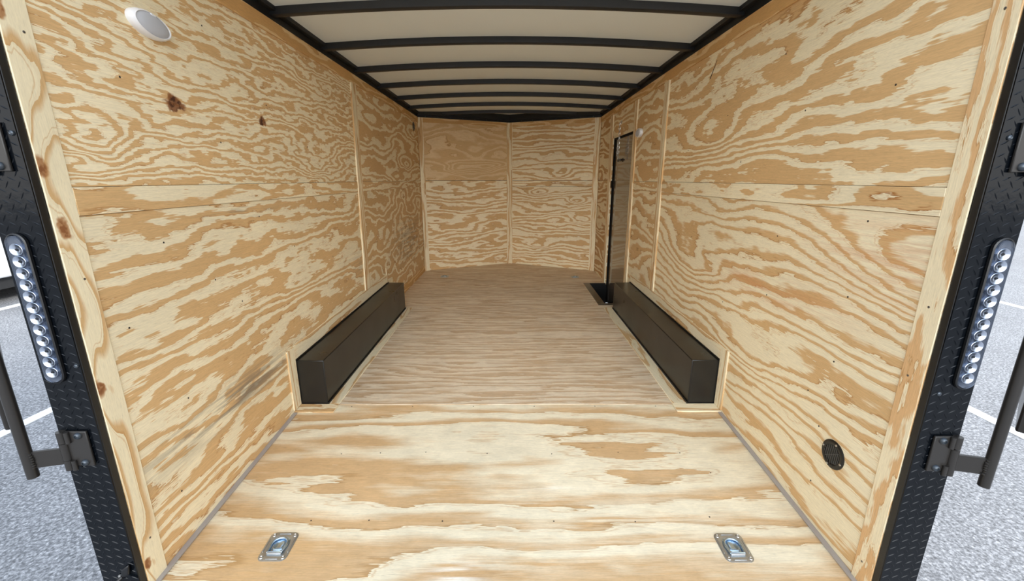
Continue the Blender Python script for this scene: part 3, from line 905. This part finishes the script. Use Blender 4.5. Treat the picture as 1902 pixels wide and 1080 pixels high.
for s in (-1, 1):
    side = 'left' if s < 0 else 'right'
    yf = FY[s]
    t = empty('rear_post', (s * 1.257, yf, -.12), 'black tread-plate post framing the open rear on the %s' % side, 'post', 'rear posts')
    o = (s * 1.257, yf, -.12)
    xa, xb = sorted((s * 1.199, s * 1.314))
    b = MB(); b.box(xa, xb, yf + .003, TY[s] - .0005, -.2, 2.12)
    b.box(*sorted((s * 1.214, s * 1.314)), TY[s] - .001, TY[s] + .06, -.2, 2.12)
    b.build('steel_post', M['black'], t, bevel=.002, loc=o)
    b = MB(); xa, xb = sorted((s * 1.200, s * 1.3165)); b.box(xa, xb, yf, yf + .003, -.2, 2.12)
    for r in range(82):
        z = -.19 + .028 * r
        for k in range(4):
            lozenge(b, s * (1.213 + .031 * k), yf, z, s * math.radians(27)) if k < 4 and 1.213 + .031 * k < 1.308 else None
            lozenge(b, s * (1.2285 + .031 * k), yf, z + .014, -s * math.radians(58)) if 1.2285 + .031 * k < 1.308 else None
    b.build('tread_plate', M['tread'], t, loc=o)
    for z in ((.754, 1.375) if s < 0 else (.679, 1.362)):
        b = MB(); b.lathe([(.0065, 0), (.006, .003), (.003, .005), (0, .0045)], (s * (1.2105 if s < 0 else 1.222), yf, z), (0, -1, 0), 16)
        b.build('screw', M['bolt'], t, loc=o)
    # tail light
    cx = s * (1.272 if s < 0 else 1.2785); za, zb = (.709, 1.124) if s < 0 else (.701, 1.115)
    L = empty('tail_light', (cx, yf - .002, .5 * (za + zb)), 'long clear oval LED light strip on the %s rear post' % side, 'light', 'LED strip lights on the rear posts')
    o2 = (cx, yf - .002, .5 * (za + zb)); hl = .5 * (zb - za)
    def stadium(rad, hh, y, n=10):
        out = []
        for i in range(n + 1):
            a = math.pi * i / n; out.append((cx + rad * math.cos(a), y, o2[2] + hh - rad + rad * math.sin(a)))
        for i in range(n + 1):
            a = math.pi + math.pi * i / n; out.append((cx + rad * math.cos(a), y, o2[2] - hh + rad + rad * math.sin(a)))
        return out
    f = yf - .002
    b = MB(); b.rings([stadium(.0285, hl + .006, f), stadium(.028, hl + .0055, f - .006), stadium(.0245, hl + .002, f - .008), stadium(.0225, hl, f - .004)], cap0=True, cap1=False)
    b.build('rubber_grommet', M['grip'], L, loc=o2)
    b = MB(); b.rings([stadium(.0222, hl - .0003, f - .0008), stadium(.0222, hl - .0003, f - .003)]); b.build('lamp_bed', M['lampbed'], L, loc=o2)
    n = 12; pitch = (2 * hl - .068) / (n - 1)
    for i in range(n):
        z = o2[2] - hl + .031 + pitch * i
        b = MB(); b.lathe([(.0152, .0), (.0157, .0050), (.0150, .0054), (.0035, .0022), (.0030, .0020), (0, .0020)], (cx, f - .003, z), (0, -1, 0), 24)
        ref = b.build('led_reflector', M['chrome'], L, loc=o2)
        b = MB(); b.lathe([(.0034, .0018), (.0030, .0040), (0, .0046)], (cx, f - .003, z), (0, -1, 0), 10)
        dd = b.build('led', M['vehdark'], ref, loc=o2)
    b = MB(); b.rings([stadium(.0221, hl - .0004, f - .0032), stadium(.0221, hl - .0004, f - .0115), stadium(.019, hl - .0035, f - .0145), stadium(.010, hl - .0125, f - .0158)], cap0=False)
    b.build('clear_lens', M['clear'], L, loc=o2)

    # lower and upper hinge brackets
    for zc, where in ((.492, 'lower'), (1.342, 'upper')):
        hz = .058
        zc2 = zc if s < 0 else zc - .003
        hb = empty('hinge_bracket', (s * 1.256, yf, zc2), '%s black hinge bracket bolted to the %s rear post' % (where, side), 'hinge', 'hinge brackets on the rear posts')
        o3 = (s * 1.256, yf, zc2)
        fl = yf - .0018
        xo = .010 if s > 0 else 0.0
        b = MB(); xa, xb = sorted((s * (1.229 + xo), s * (1.296 + xo))); b.box(xa, xb, fl - .007, fl, zc2 - hz, zc2 + hz)
        b.build('leaf', M['hinge'], hb, bevel=.002, loc=o3)
        for dz in (-.045, .045):
            b = MB(); b.lathe([(.0105, 0), (.010, .004), (.007, .0075), (.0045, .0085), (.004, .006), (0, .006)], (s * (1.2525 + xo), fl - .007, zc2 + dz), (0, -1, 0), 20)
            b.build('bolt', M['bolt'], hb, loc=o3)
        for z0, z1 in ((zc2 + .022, zc2 + hz), (zc2 - hz - .010, zc2 - .036)):
            b = MB(); b.cyl((s * (1.302 + xo * .3), fl - .0065, z0), (s * (1.302 + xo * .3), fl - .0065, z1), .0115, 24); b.build('knuckle', M['hinge'], hb, loc=o3)
            b = MB(); b.cyl((s * (1.283 + xo * .5), fl - .0105, z0), (s * (1.283 + xo * .5), fl - .0105, z1), .0065, 18); b.build('knuckle', M['hinge'], hb, loc=o3)

    # open rear door: slab folded back along the outside, tube along its edge, hinge straps
    xt, yt = s * 1.392, yf - .032
    D = empty('open_rear_door', (xt, yt, .41), 'black rear door folded back outside the %s post, with tube and hinge straps' % side, 'door')
    o4 = (xt, yt, .41)
    zb0 = .415 if s < 0 else .400
    b = MB(); b.lathe([(.0105, 0), (.0138, 0), (.0138, 1.6), (.0105, 1.6), (.0105, .0)], (xt, yt, zb0), (0, 0, 1), 32); b.build('tube', M['hinge'], D, loc=o4)
    # slab stands open at about 140 degrees, outer edge towards the opening
    ex, ey = s * (1.473 if s < 0 else 1.515), yf
    dv = Vector((s * .775, .632, 0)); nv_ = Vector((-s * .632, .775, 0))
    e0 = Vector((ex, ey, 0)); e1 = e0 + nv_ * .026
    b = MB(); q = [e0, e0 + dv * 1.16, e1 + dv * 1.16, e1]
    b.hexa([(p.x, p.y, .545) for p in q] + [(p.x, p.y, 2.10) for p in q]); b.build('door_panel', M['hinge'], D, bevel=.006, loc=o4)
    for zc in (.470, 1.32):
        zz = zc if s < 0 else zc - .006
        a = Vector((s * 1.312, yf - .010, 0)); e_ = Vector((s * 1.3815, yt + .004, 0)); dirv = (e_ - a).normalized(); nv = Vector((-dirv.y, dirv.x, 0)) * .004
        b = MB()
        p = [a + nv, a - nv, e_ - nv, e_ + nv]
        b.hexa([(q.x, q.y, zz - .026) for q in p] + [(q.x, q.y, zz + .026) for q in p]); st = b.build('hinge_strap', M['hinge'], D, loc=o4)
        b = MB(); b.cyl((s * (1.302 + (.003 if s > 0 else 0)), yf - .0083, zz - .0130), (s * (1.302 + (.003 if s > 0 else 0)), yf - .0083, zz + .0425), .0116, 24); b.build('strap_knuckle', M['hinge'], D, loc=o4)
        b = MB()
        for k in range(7):
            b.lathe([(0, -.004), (.0045, -.002), (.005, .002), (0, .005)], (s * (1.3795 + random.uniform(-.002, .002)), yt - .002, zz - .022 + .0072 * k), (0, 0, 1), 8)
        b.build('weld_bead', M['hinge'], D, loc=o4)

# small black catch at the foot of the left post
c = empty('post_catch', (-1.226, 1.122, .03), 'small black catch with a bright screw at the foot of the left rear post', 'catch')
o = (-1.226, 1.122, .03); f = 1.120
b = MB(); b.hexa([(-1.246, f - .012, .012), (-1.216, f - .012, .030), (-1.216, f, .030), (-1.246, f, .012), (-1.238, f - .010, .046), (-1.212, f - .010, .066), (-1.212, f, .066), (-1.238, f, .046)])
b.build('catch_body', M['grip'], c, bevel=.004, loc=o)
b = MB(); b.tube([(-1.240, f - .008, .02), (-1.249, f - .016, .012), (-1.246, f - .022, -.004), (-1.232, f - .022, -.014), (-1.216, f - .014, -.004)], .006, 10)
b.build('catch_loop', M['grip'], c, loc=o)
b = MB(); b.lathe([(.006, 0), (.0055, .004), (0, .006)], (-1.254, f, .016), (0, -1, 0), 16); b.build('screw', M['chain'], c, loc=o)

# ------------------------------------------------------------------ white vehicle parked to the left
t = empty('parked_vehicle', (-7.6, 6.5, GZ), 'white vehicle parked on the asphalt far left, behind the left rear post', 'vehicle')
o = (-7.6, 6.5, GZ)
b = MB(); b.box(-9.7, -7.5, 4.0, 9.0, -.16, 1.5); b.build('body', M['vehwhite'], t, bevel=.04, loc=o)
b = MB(); b.box(-9.6, -7.62, 4.1, 8.9, -.34, -.16); b.build('chassis', M['vehdark'], t, loc=o)
for x in (-7.75, -9.4):
    for y in (4.9, 7.6):
        b = MB(); b.lathe([(.20, -.09), (.30, -.10), (.32, -.06), (.32, .06), (.30, .10), (.20, .09)], (x, y, GZ + .32), (1, 0, 0), 32); wheel = b.build('wheel', M['vehdark'], t, loc=o)
